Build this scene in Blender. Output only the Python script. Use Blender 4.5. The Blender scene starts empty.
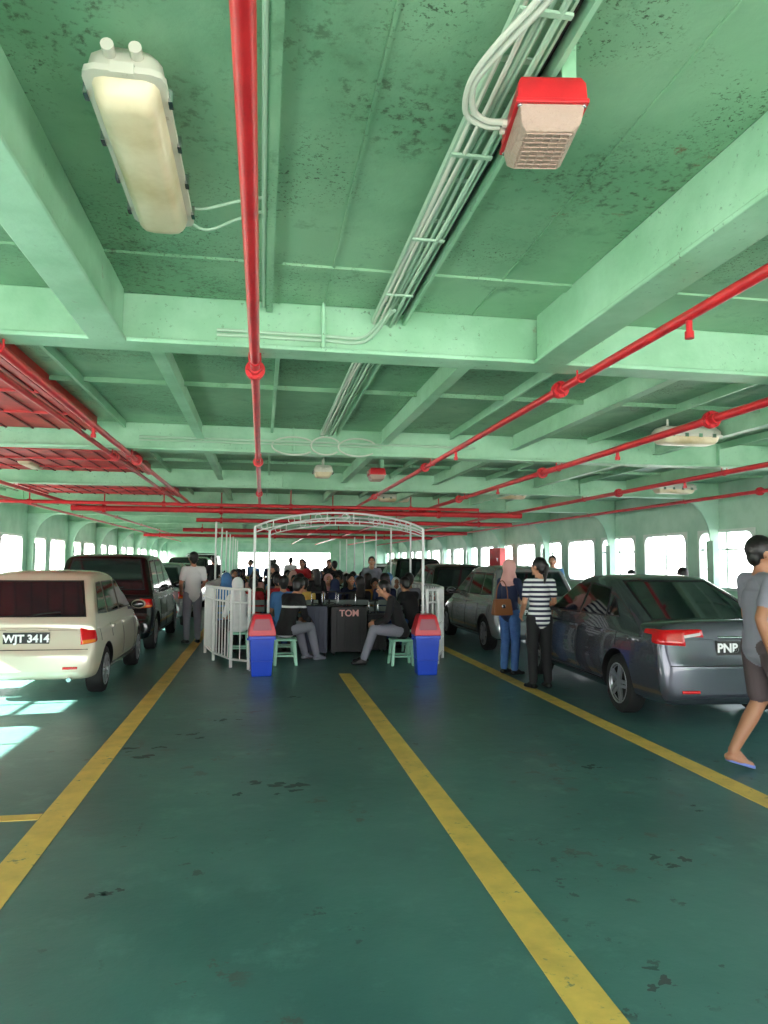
import bpy, math, random
import numpy as np
from mathutils import Vector, Matrix
from mathutils.bvhtree import BVHTree
random.seed(7)
S = bpy.context.scene
COL = S.collection

# ------------------------------------------------------------------ materials
def lin(c):
    o = []
    for v in c:
        v = v / 255.0
        o.append(v / 12.92 if v <= .04045 else ((v + .055) / 1.055) ** 2.4)
    return (o[0], o[1], o[2], 1.0)
M = {}
def mat(name, col, rough=.5, metal=0., col2=None, scale=4., lo=.4, hi=.65, bump=0., bscale=40., spots=None, coat=0., stripes=None, spec=None):
    m = bpy.data.materials.new(name); m.use_nodes = True
    nt = m.node_tree; N = nt.nodes; Lk = nt.links
    b = N['Principled BSDF']
    b.inputs['Base Color'].default_value = lin(col)
    b.inputs['Roughness'].default_value = rough
    b.inputs['Metallic'].default_value = metal
    b.inputs['Coat Weight'].default_value = coat
    if spec is not None: b.inputs['Specular IOR Level'].default_value = spec
    tc = N.new('ShaderNodeTexCoord')
    cur = None
    def noise(sc, det=5., ro=.6):
        n = N.new('ShaderNodeTexNoise'); n.inputs['Scale'].default_value = sc
        n.inputs['Detail'].default_value = det; n.inputs['Roughness'].default_value = ro
        Lk.new(tc.outputs['Object'], n.inputs['Vector']); return n.outputs['Fac']
    def ramp(src, a, bb):
        r = N.new('ShaderNodeMapRange'); r.inputs['From Min'].default_value = a; r.inputs['From Max'].default_value = bb
        Lk.new(src, r.inputs['Value']); return r.outputs['Result']
    def mix(fac, a, bcol):
        x = N.new('ShaderNodeMix'); x.data_type = 'RGBA'
        Lk.new(fac, x.inputs[0])
        if isinstance(a, tuple): x.inputs[6].default_value = a
        else: Lk.new(a, x.inputs[6])
        if isinstance(bcol, tuple): x.inputs[7].default_value = bcol
        else: Lk.new(bcol, x.inputs[7])
        return x.outputs[2]
    if col2 is not None:
        cur = mix(ramp(noise(scale), lo, hi), lin(col), lin(col2))
    if spots:
        for (sc, a, bb, c, big) in spots:
            f = ramp(noise(sc, 8., .7), a, bb)
            if big:
                g = ramp(noise(big[0], 2.), big[1], big[2])
                mu = N.new('ShaderNodeMath'); mu.operation = 'MULTIPLY'
                Lk.new(f, mu.inputs[0]); Lk.new(g, mu.inputs[1]); f = mu.outputs[0]
            cur = mix(f, cur if cur is not None else lin(col), lin(c))
    if stripes:
        sp = N.new('ShaderNodeSeparateXYZ'); Lk.new(tc.outputs['Object'], sp.inputs[0])
        m1 = N.new('ShaderNodeMath'); m1.operation = 'MULTIPLY'; m1.inputs[1].default_value = 1. / stripes[0]
        Lk.new(sp.outputs['Z'], m1.inputs[0])
        m2 = N.new('ShaderNodeMath'); m2.operation = 'FRACT'; Lk.new(m1.outputs[0], m2.inputs[0])
        m3 = N.new('ShaderNodeMath'); m3.operation = 'GREATER_THAN'; m3.inputs[1].default_value = stripes[2]
        Lk.new(m2.outputs[0], m3.inputs[0])
        cur = mix(m3.outputs[0], lin(col), lin(stripes[1]))
    if cur is not None: Lk.new(cur, b.inputs['Base Color'])
    if bump:
        bp = N.new('ShaderNodeBump'); bp.inputs['Strength'].default_value = bump; bp.inputs['Distance'].default_value = .01
        Lk.new(noise(bscale, 6.), bp.inputs['Height']); Lk.new(bp.outputs[0], b.inputs['Normal'])
    M[name] = m
    return m

mat('ceil_green', (146,190,154), .5, col2=(110,158,124), scale=.9, lo=.38, hi=.62, bump=.45, bscale=11,
    spots=[(3.2, .58, .70, (98,140,108), None), (30, .53, .63, (74,98,74), (.9,.52,.64)), (70, .56, .62, (70,92,68), (1.3,.47,.58)), (7, .62, .68, (118,92,68), (1.1,.55,.62))])
mat('beam_green', (162,208,176), .42, col2=(140,190,154), scale=1.6, lo=.42, hi=.6, bump=.3, bscale=16,
    spots=[(9, .64, .72, (128,114,86), (1.5,.5,.6)), (34, .60, .68, (104,132,104), (1.2,.47,.58))])
mat('wall_green', (172,208,186), .5, col2=(150,192,168), scale=2., bump=.1)
mat('floor_teal', (76,118,114), .34, col2=(58,98,96), scale=.55, lo=.38, hi=.62, bump=.35, bscale=7,
    spots=[(2.6, .54, .70, (86,128,122), None), (5.5, .575, .60, (76,82,80), (.62,.55,.58)), (8, .60, .62, (54,70,72), (.9,.54,.57)),
           (40, .62, .70, (50,78,78), (.5,.45,.6)), (90, .62, .70, (100,130,124), (.8,.5,.6))])
mat('chip', (70,74,76), .6, col2=(56,80,80), scale=9, lo=.45, hi=.55)
mat('yellow_paint', (224,186,92), .5, col2=(196,164,82), scale=5, lo=.4, hi=.7, spots=[(16, .58, .64, (120,124,90), (1.6,.48,.58))])
mat('pipe_red', (204,40,46), .35, col2=(178,32,40), scale=5)
mat('panel_red', (204,60,60), .5, col2=(168,48,50), scale=4)
mat('dark_red', (110,34,36), .6)
mat('conduit', (164,194,170), .5)
mat('cable_grey', (196,202,188), .55)
mat('black', (14,14,15), .5)
mat('rubber', (22,22,23), .75)
mat('fix_grey', (208,206,192), .4, spots=[(14, .6, .7, (150,140,116), None)])
mat('lens_cream', (222,208,176), .3, col2=(200,182,140), scale=5)
mat('lens_clear', (168,144,130), .3, bump=.8, bscale=60)
mat('white_paint', (228,230,228), .4)
mat('frame_white', (206,218,208), .4)
mat('bin_blue', (24,70,196), .35); mat('bin_red', (206,32,48), .35); mat('bin_flap', (160,84,98), .4)
mat('glass_dark', (10,13,15), .06, spec=.9)
mat('glass_mid', (24,30,34), .06, spec=.9)
mat('chrome', (200,200,205), .15, 1.)
mat('alloy', (170,172,178), .3, .7)
mat('tail_red', (200,16,22), .12, coat=.5); mat('tail_clear', (215,205,205), .1, coat=.5); mat('tail_amber', (220,120,40), .15)
mat('plate_black', (12,12,12), .4); mat('plate_text', (240,240,240), .5)
mat('paint_beige', (214,206,186), .22, .2, coat=.6); mat('paint_grey', (78,80,90), .22, .5, coat=.7)
mat('paint_black', (14,15,18), .15, .2, coat=.8); mat('paint_silver', (180,184,188), .22, .6, coat=.6)
mat('paint_white', (222,224,226), .2, coat=.6); mat('paint_maroon', (86,24,30), .2, .3, coat=.6)
mat('skin', (186,134,104), .55, col2=(172,120,92), scale=9); mat('skin_tan', (158,110,82), .55)
mat('hair', (18,15,14), .45); mat('lips', (130,64,58), .5); mat('eye_white', (220,216,208), .3)
mat('c_black', (20,20,23), .8); mat('c_navy', (28,40,72), .8); mat('c_jeans', (50,82,134), .85, col2=(62,98,150), scale=14)
mat('c_grey', (128,128,140), .85); mat('c_white', (226,226,226), .8); mat('c_red', (176,36,44), .8)
mat('c_pink', (214,160,154), .8); mat('c_blue', (76,126,180), .8); mat('c_olive', (92,92,60), .8)
mat('c_yellow', (200,166,80), .8); mat('c_teal', (40,110,110), .8); mat('c_darkgrey', (64,66,78), .85); mat('c_brown', (78,66,68), .85)
mat('c_stripe', (34,38,64), .8, stripes=(.062, (232,232,232), .5))
mat('c_jacket', (18,18,20), .8, stripes=(.42, (210,210,210), .93))
mat('brown_leather', (128,76,40), .5); mat('stool_green', (150,205,180), .4)
mat('case_navy', (24,34,60), .5); mat('case_black', (18,18,20), .55); mat('bench_wood', (96,110,104), .5)
mat('slipper', (104,120,190), .6)
mat('sea', (184,182,172), .35, col2=(206,204,196), scale=.05, bump=.4, bscale=.6)
mat('orange', (220,96,30), .5)

# ------------------------------------------------------------------ mesh builder
class MB:
    def __init__(s): s.v = []; s.f = []; s.mi = []; s.mats = []
    def m(s, n):
        if n not in s.mats: s.mats.append(n)
        return s.mats.index(n)
    def add(s, vs, fs, mt):
        o = len(s.v); s.v += [tuple(v) for v in vs]; k = s.m(mt)
        for f in fs: s.f.append([i + o for i in f]); s.mi.append(k)
    def box(s, c, size, mt, R=None):
        hx, hy, hz = size[0]/2, size[1]/2, size[2]/2
        vs = [Vector((x*hx, y*hy, z*hz)) for x in (-1,1) for y in (-1,1) for z in (-1,1)]
        if R is not None: vs = [R @ v for v in vs]
        vs = [v + Vector(c) for v in vs]
        s.add(vs, [(0,1,3,2),(4,6,7,5),(0,4,5,1),(2,3,7,6),(0,2,6,4),(1,5,7,3)], mt)
    def bx(s, a, b, mt):
        s.box([(a[i]+b[i])/2 for i in range(3)], [abs(b[i]-a[i]) for i in range(3)], mt)
    def tube(s, pts, r, mt, n=10, closed=False):
        pts = [Vector(p) for p in pts]; k = len(pts)
        rs = r if isinstance(r, (list, tuple)) else [r]*k
        vs = []; prev = None
        for i, p in enumerate(pts):
            a = pts[i-1] if (i > 0 or closed) else p
            b = pts[(i+1) % k] if (i < k-1 or closed) else p
            w = (b - a).normalized()
            if prev is None:
                q = Vector((0,0,1)) if abs(w.z) < .9 else Vector((1,0,0))
            else: q = prev
            u = (q - w*q.dot(w)).normalized(); prev = u; v = w.cross(u)
            for j in range(n):
                an = 2*math.pi*j/n
                vs.append(p + (u*math.cos(an) + v*math.sin(an))*rs[i])
        fs = []
        for i in range(k if closed else k-1):
            i2 = (i+1) % k
            for j in range(n):
                fs.append((i*n+j, i*n+(j+1) % n, i2*n+(j+1) % n, i2*n+j))
        if not closed:
            fs.append(tuple(range(n-1, -1, -1))); fs.append(tuple(range((k-1)*n, k*n)))
        s.add(vs, fs, mt)
    def ell(s, c, r, mt, R=None, nu=14, nv=9):
        vs = []; c = Vector(c)
        for i in range(nv+1):
            ph = math.pi*i/nv
            for j in range(nu):
                th = 2*math.pi*j/nu
                q = Vector((r[0]*math.sin(ph)*math.cos(th), r[1]*math.sin(ph)*math.sin(th), r[2]*math.cos(ph)))
                vs.append(c + (R @ q if R is not None else q))
        fs = [(i*nu+j, (i+1)*nu+j, (i+1)*nu+(j+1) % nu, i*nu+(j+1) % nu) for i in range(nv) for j in range(nu)]
        s.add(vs, fs, mt)
    def loft(s, secs, mt, cap=True, closed=True):
        n = len(secs[0]); vs = [p for sec in secs for p in sec]; fs = []
        for i in range(len(secs)-1):
            for j in range(n if closed else n-1):
                fs.append((i*n+j, i*n+(j+1) % n, (i+1)*n+(j+1) % n, (i+1)*n+j))
        if cap:
            fs.append(tuple(range(n-1, -1, -1))); fs.append(tuple(range((len(secs)-1)*n, len(secs)*n)))
        s.add(vs, fs, mt)
    def rects(s, L, mt, c=(0,0)):
        s.loft([[(c[0]-hx, c[1]-hy, z), (c[0]+hx, c[1]-hy, z), (c[0]+hx, c[1]+hy, z), (c[0]-hx, c[1]+hy, z)] for z, hx, hy in L], mt)
    def lathe(s, prof, c, mt, n=28, axis='X'):
        vs = []
        for (a, r) in prof:
            for j in range(n):
                t = 2*math.pi*j/n
                if axis == 'X': vs.append((c[0]+a, c[1]+r*math.cos(t), c[2]+r*math.sin(t)))
                else: vs.append((c[0]+r*math.cos(t), c[1]+r*math.sin(t), c[2]+a))
        k = len(prof)
        fs = [(i*n+j, i*n+(j+1) % n, (i+1)*n+(j+1) % n, (i+1)*n+j) for i in range(k-1) for j in range(n)]
        s.add(vs, fs, mt)
    def prism(s, poly, x0, x1, mt, plane='YZ'):
        def P(a, b, x): return (x, a, b) if plane == 'YZ' else ((a, x, b) if plane == 'XZ' else (a, b, x))
        n = len(poly)
        vs = [P(a, b, x0) for a, b in poly] + [P(a, b, x1) for a, b in poly]
        fs = [tuple(range(n)), tuple(range(2*n-1, n-1, -1))] + [(i, (i+1) % n, n+(i+1) % n, n+i) for i in range(n)]
        s.add(vs, fs, mt)
    def build(s, name, loc=(0,0,0), rz=0, bevel=0, sharp=38, parent=None, flat=False):
        me = bpy.data.meshes.new(name); me.from_pydata(s.v, [], s.f)
        for n in s.mats: me.materials.append(M[n])
        me.polygons.foreach_set('material_index', s.mi)
        me.validate(); me.update()
        import bmesh
        bm = bmesh.new(); bm.from_mesh(me); bmesh.ops.recalc_face_normals(bm, faces=bm.faces[:]); bm.to_mesh(me); bm.free()
        if not flat:
            me.polygons.foreach_set('use_smooth', [True]*len(me.polygons))
            me.set_sharp_from_angle(angle=math.radians(sharp))
        ob = bpy.data.objects.new(name, me); COL.objects.link(ob)
        ob.location = loc; ob.rotation_euler = (0, 0, rz)
        if bevel:
            b = ob.modifiers.new('b', 'BEVEL'); b.width = bevel; b.segments = 2; b.limit_method = 'ANGLE'
        if parent: ob.parent = parent
        return ob

def eval_mesh(ob):
    dg = bpy.context.evaluated_depsgraph_get(); dg.update()
    return bpy.data.meshes.new_from_object(ob.evaluated_get(dg), preserve_all_data_layers=True, depsgraph=dg)

# ------------------------------------------------------------------ deck shell
XL, XR, Y0, Y1 = -5.5, 7.6, -3.0, 46.0
ZP, ZB = 2.92, 2.67
b = MB(); b.bx((XL-.1, Y0, -.25), (XR+.1, Y1, 0), 'floor_teal'); b.build('floor')
b = MB(); b.bx((XL-.1, Y0, ZP), (XR+.1, Y1, ZP+.12), 'ceil_green'); b.build('ceiling')

def wall(name, x, sgn, ph):
    b = MB(); z0, z1 = 1.12, 2.14
    xa, xb = (x, x+sgn*.1)
    b.bx((xa, Y0, 0), (xb, Y1, z0), 'wall_green'); b.bx((xa, Y0, z1), (xb, Y1, ZP), 'wall_green')
    pitch = 1.83; wn = 1.5; y = Y0 + ph; k = 0; last = Y0
    while y + wn < Y1:
        b.bx((xa, last, z0), (xb, y, z1), 'wall_green'); last = y+wn
        w = MB()
        out = []; inn = []
        cy, cz, hw, hh, rr = y+wn/2, (z0+z1)/2, wn/2, (z1-z0)/2, .16
        for q, (sy, sz) in enumerate([(1,1),(-1,1),(-1,-1),(1,-1)]):
            for t in range(7):
                a = math.pi/2*(q + t/6)
                ca, sa = math.cos(a), math.sin(a)
                inn.append((cy + sy*(hw-.05-rr) + ca*rr, cz + sz*(hh-.05-rr) + sa*rr))
                m_ = max(abs(ca), abs(sa))
                out.append((cy + sy*(hw-rr) + ca/m_*rr, cz + sz*(hh-rr) + sa/m_*rr))
        n = len(inn); x0 = x - sgn*.02; x1 = x + sgn*.09
        vs = [(x0, a, c) for a, c in out] + [(x0, a, c) for a, c in inn] + [(x1, a, c) for a, c in out] + [(x1, a, c) for a, c in inn]
        fs = []
        for i in range(n):
            j = (i+1) % n
            fs += [(i, j, n+j, n+i), (2*n+i, 3*n+i, 3*n+j, 2*n+j), (n+i, n+j, 3*n+j, 3*n+i), (i, 2*n+i, 2*n+j, j)]
        w.add(vs, fs, 'frame_white')
        w.bx((x+sgn*.02, cy-.02, z0+.04), (x+sgn*.05, cy+.02, z1-.04), 'frame_white')
        if k % 2: w.bx((x+sgn*.02, y+.04, cz+.16), (x+sgn*.05, y+wn-.04, cz+.19), 'frame_white')
        wn_count[0] += 1
        w.build('window_%d' % wn_count[0]); k += 1
        y += pitch
    b.bx((xa, last, z0), (xb, Y1, z1), 'wall_green')
    b.bx((x, Y0, 1.0), (x-sgn*.05, Y1, 1.05), 'beam_green')
    b.build(name)
wn_count = [0]
wall('wall_left', XL, -1, 1.15); wall('wall_right', XR, 1, .3)
b = MB(); b.bx((XL, 44.6, 0), (-1.4, 44.7, ZP), 'wall_green'); b.bx((4.2, 44.6, 0), (XR, 44.7, ZP), 'wall_green'); b.bx((-1.4, 44.6, 2.1), (4.2, 44.7, ZP), 'wall_green')
b.bx((-1.5, 44.5, 0), (-1.4, 44.75, ZP), 'beam_green'); b.bx((4.2, 44.5, 0), (4.3, 44.75, ZP), 'beam_green'); b.build('wall_bow')

# lane lines
for x, ya, yb in ((-1.2, -3, 44), (1.17, -3, 10.1), (3.3, -3, 44)):
    b = MB(); b.bx((x-.085, ya, 0), (x+.085, yb, .004), 'yellow_paint'); b.build('lane_line')
b = MB(); b.bx((-2.2, 4.7, 0), (-1.29, 4.8, .004), 'yellow_paint'); b.build('lane_line')
# chipped paint on the deck
b = MB(); rc = random.Random(5)
def chip(x, y, R):
    n = 26; vs = []
    ph = [rc.uniform(0, 6.28) for _ in range(5)]
    for i in range(n):
        a = 2*math.pi*i/n
        r = R*(.62 + .2*math.sin(2*a+ph[0]) + .14*math.sin(3*a+ph[1]) + .12*math.sin(5*a+ph[2]) + .08*math.sin(7*a+ph[3]) + .05*math.sin(11*a+ph[4]))
        vs.append((x+r*math.cos(a)*1.25, y+r*math.sin(a), .0018))
    b.add(vs, [tuple(range(n))], 'chip')
for (x, y, R, n) in ((.08, 5.1, .09, 6), (-.98, 6.2, .09, 6), (-.6, 6.7, .06, 5), (-.3, 7.3, .05, 4), (-.72, 3.6, .04, 4), (2.15, 3.6, .05, 5), (1.42, 2.6, .04, 3), (2.5, 5.3, .05, 4), (.4, 8.4, .05, 4), (2.7, 4.3, .03, 4)):
    for _ in range(n): chip(x+rc.uniform(-1, 1)*R*2.4, y+rc.uniform(-1, 1)*R*1.8, R*rc.uniform(.3, 1))
b.build('floor_paint_chips', flat=True)

# cross beams + girders + stiffeners
beamY = [3.8 + 3.62*k for k in range(-1, 12)]
for y in beamY:
    b = MB()
    b.bx((XL, y-.03, ZB), (XR, y+.03, ZP), 'beam_green')
    b.bx((XL, y-.09, ZB-.02), (XR, y+.09, ZB+.004), 'beam_green')
    for x in np.arange(XL+1.0, XR, 4.8):
        b.bx((x-.01, y-.08, ZB), (x+.01, y+.08, ZP), 'beam_green')
    b.build('ceiling_beam', bevel=.006)
for i, (x0, x1, ya, yb) in enumerate([(-.86, -.70, Y0, 3.72), (1.47, 1.64, Y0, 3.72), (-3.6, -3.42, Y0, 3.72), (4.2, 4.38, Y0, 3.72)]):
    b = MB()
    b.bx((x0+.01, ya, ZB+.0), (x1-.01, yb, ZP), 'beam_green'); b.bx((x0-.01, ya, ZB-.02), (x1+.01, yb, ZB+.0), 'beam_green')
    b.build('ceiling_girder', bevel=.006)
b = MB()
for k in range(1, len(beamY)-1):
    ya, yb = beamY[k]+.1, beamY[k+1]-.1
    for j, x in enumerate([-4.8, -4.1, -1.35, -.62, .08, 1.22, 1.95, 2.65, 3.5, 4.3, 5.1, 5.9, 6.7]):
        big = (j % 2 == 1)
        h = .15 if big else .07
        b.bx((x-.012, ya, ZP-h), (x+.012, yb, ZP), 'beam_green')
        if big: b.bx((x-.04, ya, ZP-h-.012), (x+.04, yb, ZP-h), 'beam_green')
    for f in ((.5,) if k % 2 else (.33, .7)):
        y = ya + (yb-ya)*f
        b.bx((XL, y-.01, ZP-.035), (XR, y+.01, ZP), 'ceil_green')
b.bx((XL, 3.25, ZP-.012), (XR, 3.33, ZP), 'ceil_green')
b.bx((XL, 1.05, ZP-.006), (XR, 1.07, ZP), 'ceil_green')
b.bx((.0, Y0, ZP-.06), (.03, 3.76, ZP), 'ceil_green'); b.bx((-.03, Y0, ZP-.01), (.07, 3.76, ZP), 'ceil_green')
b.bx((.30, Y0, ZP-.008), (.31, 3.76, ZP), 'ceil_green'); b.bx((1.12, Y0, ZP-.008), (1.13, 3.76, ZP), 'ceil_green')
b.build('ceiling_stiffeners')

# wall columns with flared brackets
for sx, xw in ((1, XL), (-1, XR)):
    for y in beamY:
        b = MB()
        pts = [(xw, 0), (xw+sx*.16, 0), (xw+sx*.16, 1.9)]
        for t in range(1, 9):
            a = math.pi/2*t/8
            pts.append((xw+sx*(.16+.55*(1-math.cos(a))), 1.9+.75*math.sin(a)))
        pts += [(xw, ZB-.02)]
        b.prism(pts, y-.02, y+.02, 'wall_green', 'XZ')
        b.bx((xw+sx*.15, y-.09, 0), (xw+sx*.17, y+.09, 1.95), 'wall_green')
        b.build('wall_column')

# red racks on the ceiling, port side
for (ya, yb) in ((4.0, 7.2), (7.7, 10.6), (11.4, 14.2)):
    b = MB(); b.bx((-3.95, ya, ZP-.12), (-1.6, yb, ZP-.06), 'panel_red')
    for x in np.arange(-3.8, -1.65, .235): b.bx((x-.008, ya, ZP-.132), (x+.008, yb, ZP-.12), 'dark_red')
    for y in np.arange(ya, yb, .8): b.bx((-3.95, y-.015, ZP-.14), (-1.6, y+.015, ZP-.12), 'panel_red')
    for x in (-3.95, -1.6): b.bx((x-.02, ya, ZP-.15), (x+.02, yb, ZP), 'pipe_red')
    b.build('ceiling_rack')

# ------------------------------------------------------------------ red fire pipes
def flange(b, x, y, z, r):
    n = 20
    def ring(y0, y1, rr): b.tube([(x, y+y0, z), (x, y+y1, z)], rr, 'pipe_red', n)
    ring(-.02, -.004, r*2.1); ring(.004, .02, r*2.1); ring(-.07, .07, r*1.3)
    for j in range(6):
        a = 2*math.pi*j/6
        dx, dz = math.cos(a)*r*1.7, math.sin(a)*r*1.7
        b.tube([(x+dx, y-.035, z+dz), (x+dx, y+.035, z+dz)], r*.25, 'pipe_red', 6)
def pipe(x, ya, yb, z, r, fl, drops=()):
    b = MB(); b.tube([(x, ya, z), (x, yb, z)], r, 'pipe_red', 16)
    for y in fl: flange(b, x, y, z, r)
    for y in beamY:
        if ya < y < yb:
            b.tube([(x-r*1.05, y, ZB-.02), (x-r*1.1, y, z), (x-r*.6, y, z-r*.95), (x, y, z-r*1.15), (x+r*.6, y, z-r*.95), (x+r*1.1, y, z), (x+r*1.05, y, ZB-.02)], .006, 'pipe_red', 6)
    for y in drops: 
        b.tube([(x, y, z), (x, y, z-.09)], r*.55, 'pipe_red', 10); b.tube([(x, y, z-.07), (x, y, z-.1)], r*.8, 'pipe_red', 10)
    b.build('fire_pipe')
pipe(-.055, -2.6, 14.5, 2.61, .026, (4.0, 7.75, 11.4))
pipe(1.78, -2.6, 44, 2.61, .024, (4.1, 7.8, 11.5, 15), (2.75, 6.5))
pipe(3.2, -2.6, 44, 2.6, .030, (4.7, 7.9, 11.5), (6.1, 9.5))
pipe(5.2, -2.6, 44, 2.6, .030, (6.2, 9.9), (8.2,))
pipe(7.0, -2.6, 44, 2.6, .028, (9.2,))
pipe(-1.32, 3.0, 16, 2.61, .026, (7.9,), (5.9,)); pipe(-1.50, -2.6, 16, 2.61, .022, (7.7,))
pipe(-3.5, -2.6, 30, 2.6, .026, (9,)); pipe(-4.3, -2.6, 40, 2.6, .026, (9,))
for (xa, xb, y, z, r) in ((-3.6, 5.4, 14.5, 2.55, .055), (-1.6, 6.5, 18.2, 2.56, .05), (-4.5, 4.0, 13.0, 2.54, .03), (-2.5, 6.9, 23.8, 2.55, .06), (-4.5, 6.9, 28.9, 2.55, .06)):
    b = MB(); b.tube([(xa, y, z), (xb, y, z)], r, 'pipe_red', 14)
    for x in np.arange(xa+.6, xb, 2.2): b.tube([(x-.03, y, z), (x+.03, y, z)], r*1.5, 'pipe_red', 14); b.tube([(x, y, z), (x, y, ZP-.02)], .012, 'pipe_red', 6)
    b.build('fire_pipe')

# cable tray
b = MB()
for x in (.565, .690): b.bx((x-.004, Y0, ZP-.085), (x+.004, 7.3, ZP-.06), 'conduit')
for y in np.arange(Y0+.2, 7.3, .3): b.bx((.565, y-.01, ZP-.07), (.69, y+.01, ZP-.064), 'conduit')
b.bx((.705, Y0, ZP-.05), (.722, 3.7, ZP), 'black')
b.bx((.73, Y0, ZP-.085), (.745, 7.3, ZP), 'beam_green')
for j, x in enumerate((.578, .598, .618, .640, .664)):
    pts = []
    for y in np.arange(Y0, 7.35, .18):
        pts.append((x + .004*math.sin(y*3+j*2), y, ZP-.08-.01*(j % 3 == 1)+.004*math.sin(y*5+j)))
    b.tube(pts, .007 if j % 2 else .009, 'cable_grey' if j in (0, 1) else 'conduit', 8)
for y in (.9, 1.5, 2.1, 2.7, 3.3): b.bx((.56, y-.008, ZP-.102), (.692, y+.008, ZP-.094), 'conduit')
b.build('cable_tray')

def bez(P, n=24):
    P = [Vector(p) for p in P]; out = []
    ext = [P[0]*2-P[1]] + P + [P[-1]*2-P[-2]]
    for i in range(1, len(ext)-2):
        for k in range(n//4):
            t = k/(n//4); p0, p1, p2, p3 = ext[i-1:i+3]
            out.append(.5*((2*p1) + (p2-p0)*t + (2*p0-5*p1+4*p2-p3)*t*t + (3*p1-p0-3*p2+p3)*t**3))
    out.append(P[-1]); return out
# conduit cable loops
b = MB()
for o in (0, .022):
    b.tube(bez([(.61+o, 1.22, ZP-.115), (.585+o, 1.40, ZP-.13), (.53+o, 1.56, ZP-.14), (.505+o*.6, 1.70, ZP-.14), (.53+o*.6, 1.83-o, ZP-.14), (.59, 1.86-o, ZP-.15), (.635, 1.85-o, ZP-.155)]), .0085, 'cable_grey', 8)
b.build('light_cable')
b = MB()
for z, o in ((ZB+.05, 0), (ZB+.075, .02)):
    b.tube(bez([(-.25, 3.745, z), (.0, 3.745, z), (.3, 3.745, z), (.5, 3.74, z), (.58, 3.66, z+.05), (.62+o, 3.5, ZP-.1)]), .009, 'conduit', 8)
b.tube(bez([(-.36, 2.74, ZP-.03), (-.25, 2.85, ZP-.06), (-.12, 2.8, ZP-.03), (.0, 2.7, ZP-.03)]), .006, 'conduit', 8)
b.tube(bez([(-.38, 2.72, ZP-.03), (-.25, 2.7, ZP-.05), (-.12, 2.66, ZP-.03), (.0, 2.6, ZP-.03)]), .006, 'conduit', 8)
b.tube([(-.015, -2, ZP-.05), (-.015, 3.7, ZP-.05)], .009, 'conduit', 8)
b.build('ceiling_conduit')
b = MB()
for k, (cx, w) in enumerate(((.3, .22), (.95, .2), (.62, .15))):
    P = [(cx + w*math.cos(a), 7.28-.03*k, 2.72 + .09*math.sin(a)) for a in np.linspace(.5, 5.6, 14)]
    b.tube(bez(P), .008, 'cable_grey', 6)
b.tube([(-1.2, 7.27, 2.76), (2.2, 7.27, 2.76)], .012, 'conduit', 6); b.tube([(-1.2, 7.27, 2.73), (1.2, 7.27, 2.73)], .009, 'conduit', 6)
for x in (-2.9, -4.6, 3.9, 6.3): b.tube([(x, 4, 2.86), (x, 40, 2.86)], .014, 'conduit', 6)
b.build('ceiling_conduit')

# light fixtures
def tube_light(x, y, L=.86, W=.2, rz=0, lens='lens_cream', name='ceiling_light', drop=0):
    b = MB(); z = ZP - 1e-3 - drop
    def sec(zz, hx, hy, c=.035):
        return [(-hx+c, -hy, zz), (hx-c, -hy, zz), (hx-c*.3, -hy+c*.3, zz), (hx, -hy+c, zz), (hx, hy-c, zz), (hx-c*.3, hy-c*.3, zz), (hx-c, hy, zz), (-hx+c, hy, zz), (-hx+c*.3, hy-c*.3, zz), (-hx, hy-c, zz), (-hx, -hy+c, zz), (-hx+c*.3, -hy+c*.3, zz)]
    if drop: b.tube([(0, -L*.3, drop), (0, -L*.3, 0)], .01, 'fix_grey', 6); b.tube([(0, L*.3, drop), (0, L*.3, 0)], .01, 'fix_grey', 6)
    b.loft([sec(0, W/2-.03, L/2-.03), sec(-.03, W/2-.005, L/2-.01), sec(-.075, W/2, L/2)], 'fix_grey')
    b.loft([sec(-.075, W/2+.008, L/2+.008), sec(-.092, W/2+.008, L/2+.008)], 'fix_grey')
    b.loft([sec(-.092, W/2-.012, L/2-.018), sec(-.13, W/2-.020, L/2-.028), sec(-.15, W/2-.032, L/2-.046), sec(-.158, W/2-.05, L/2-.07)], lens)
    for sx in (-1, 1):
        b.tube([(sx*.035, -L/2+.01, -.035), (sx*.035, -L/2-.03, -.035)], .017, 'fix_grey', 12)
        for yy in np.linspace(-L/2+.1, L/2-.1, 4): b.box((sx*(W/2+.012), yy, -.085), (.012, .035, .035), 'chrome')
    for yy in (-L/2-.005, L/2+.005): b.box((0, yy, -.082), (.06, .014, .03), 'fix_grey')
    return b.build(name, (x, y, z), rz, sharp=60)
tube_light(-.385, 2.33)
for (x, y, r) in ((-3.0, 10.0, 0), (-2.7, 6.0, 0), (2.6, 14.2, math.pi/2), (4.6, 13.0, math.pi/2), (.5, 17.5, 0), (-3, 16, 0)):
    tube_light(x, y, .66, .2, r)
tube_light(3.95, 6.2, .62, .24, math.pi/2, drop=.08); tube_light(6.4, 10.4, .66, .24, math.pi/2, drop=.1); tube_light(.78, 9.5, .3, .24, 0, drop=.1)
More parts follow.
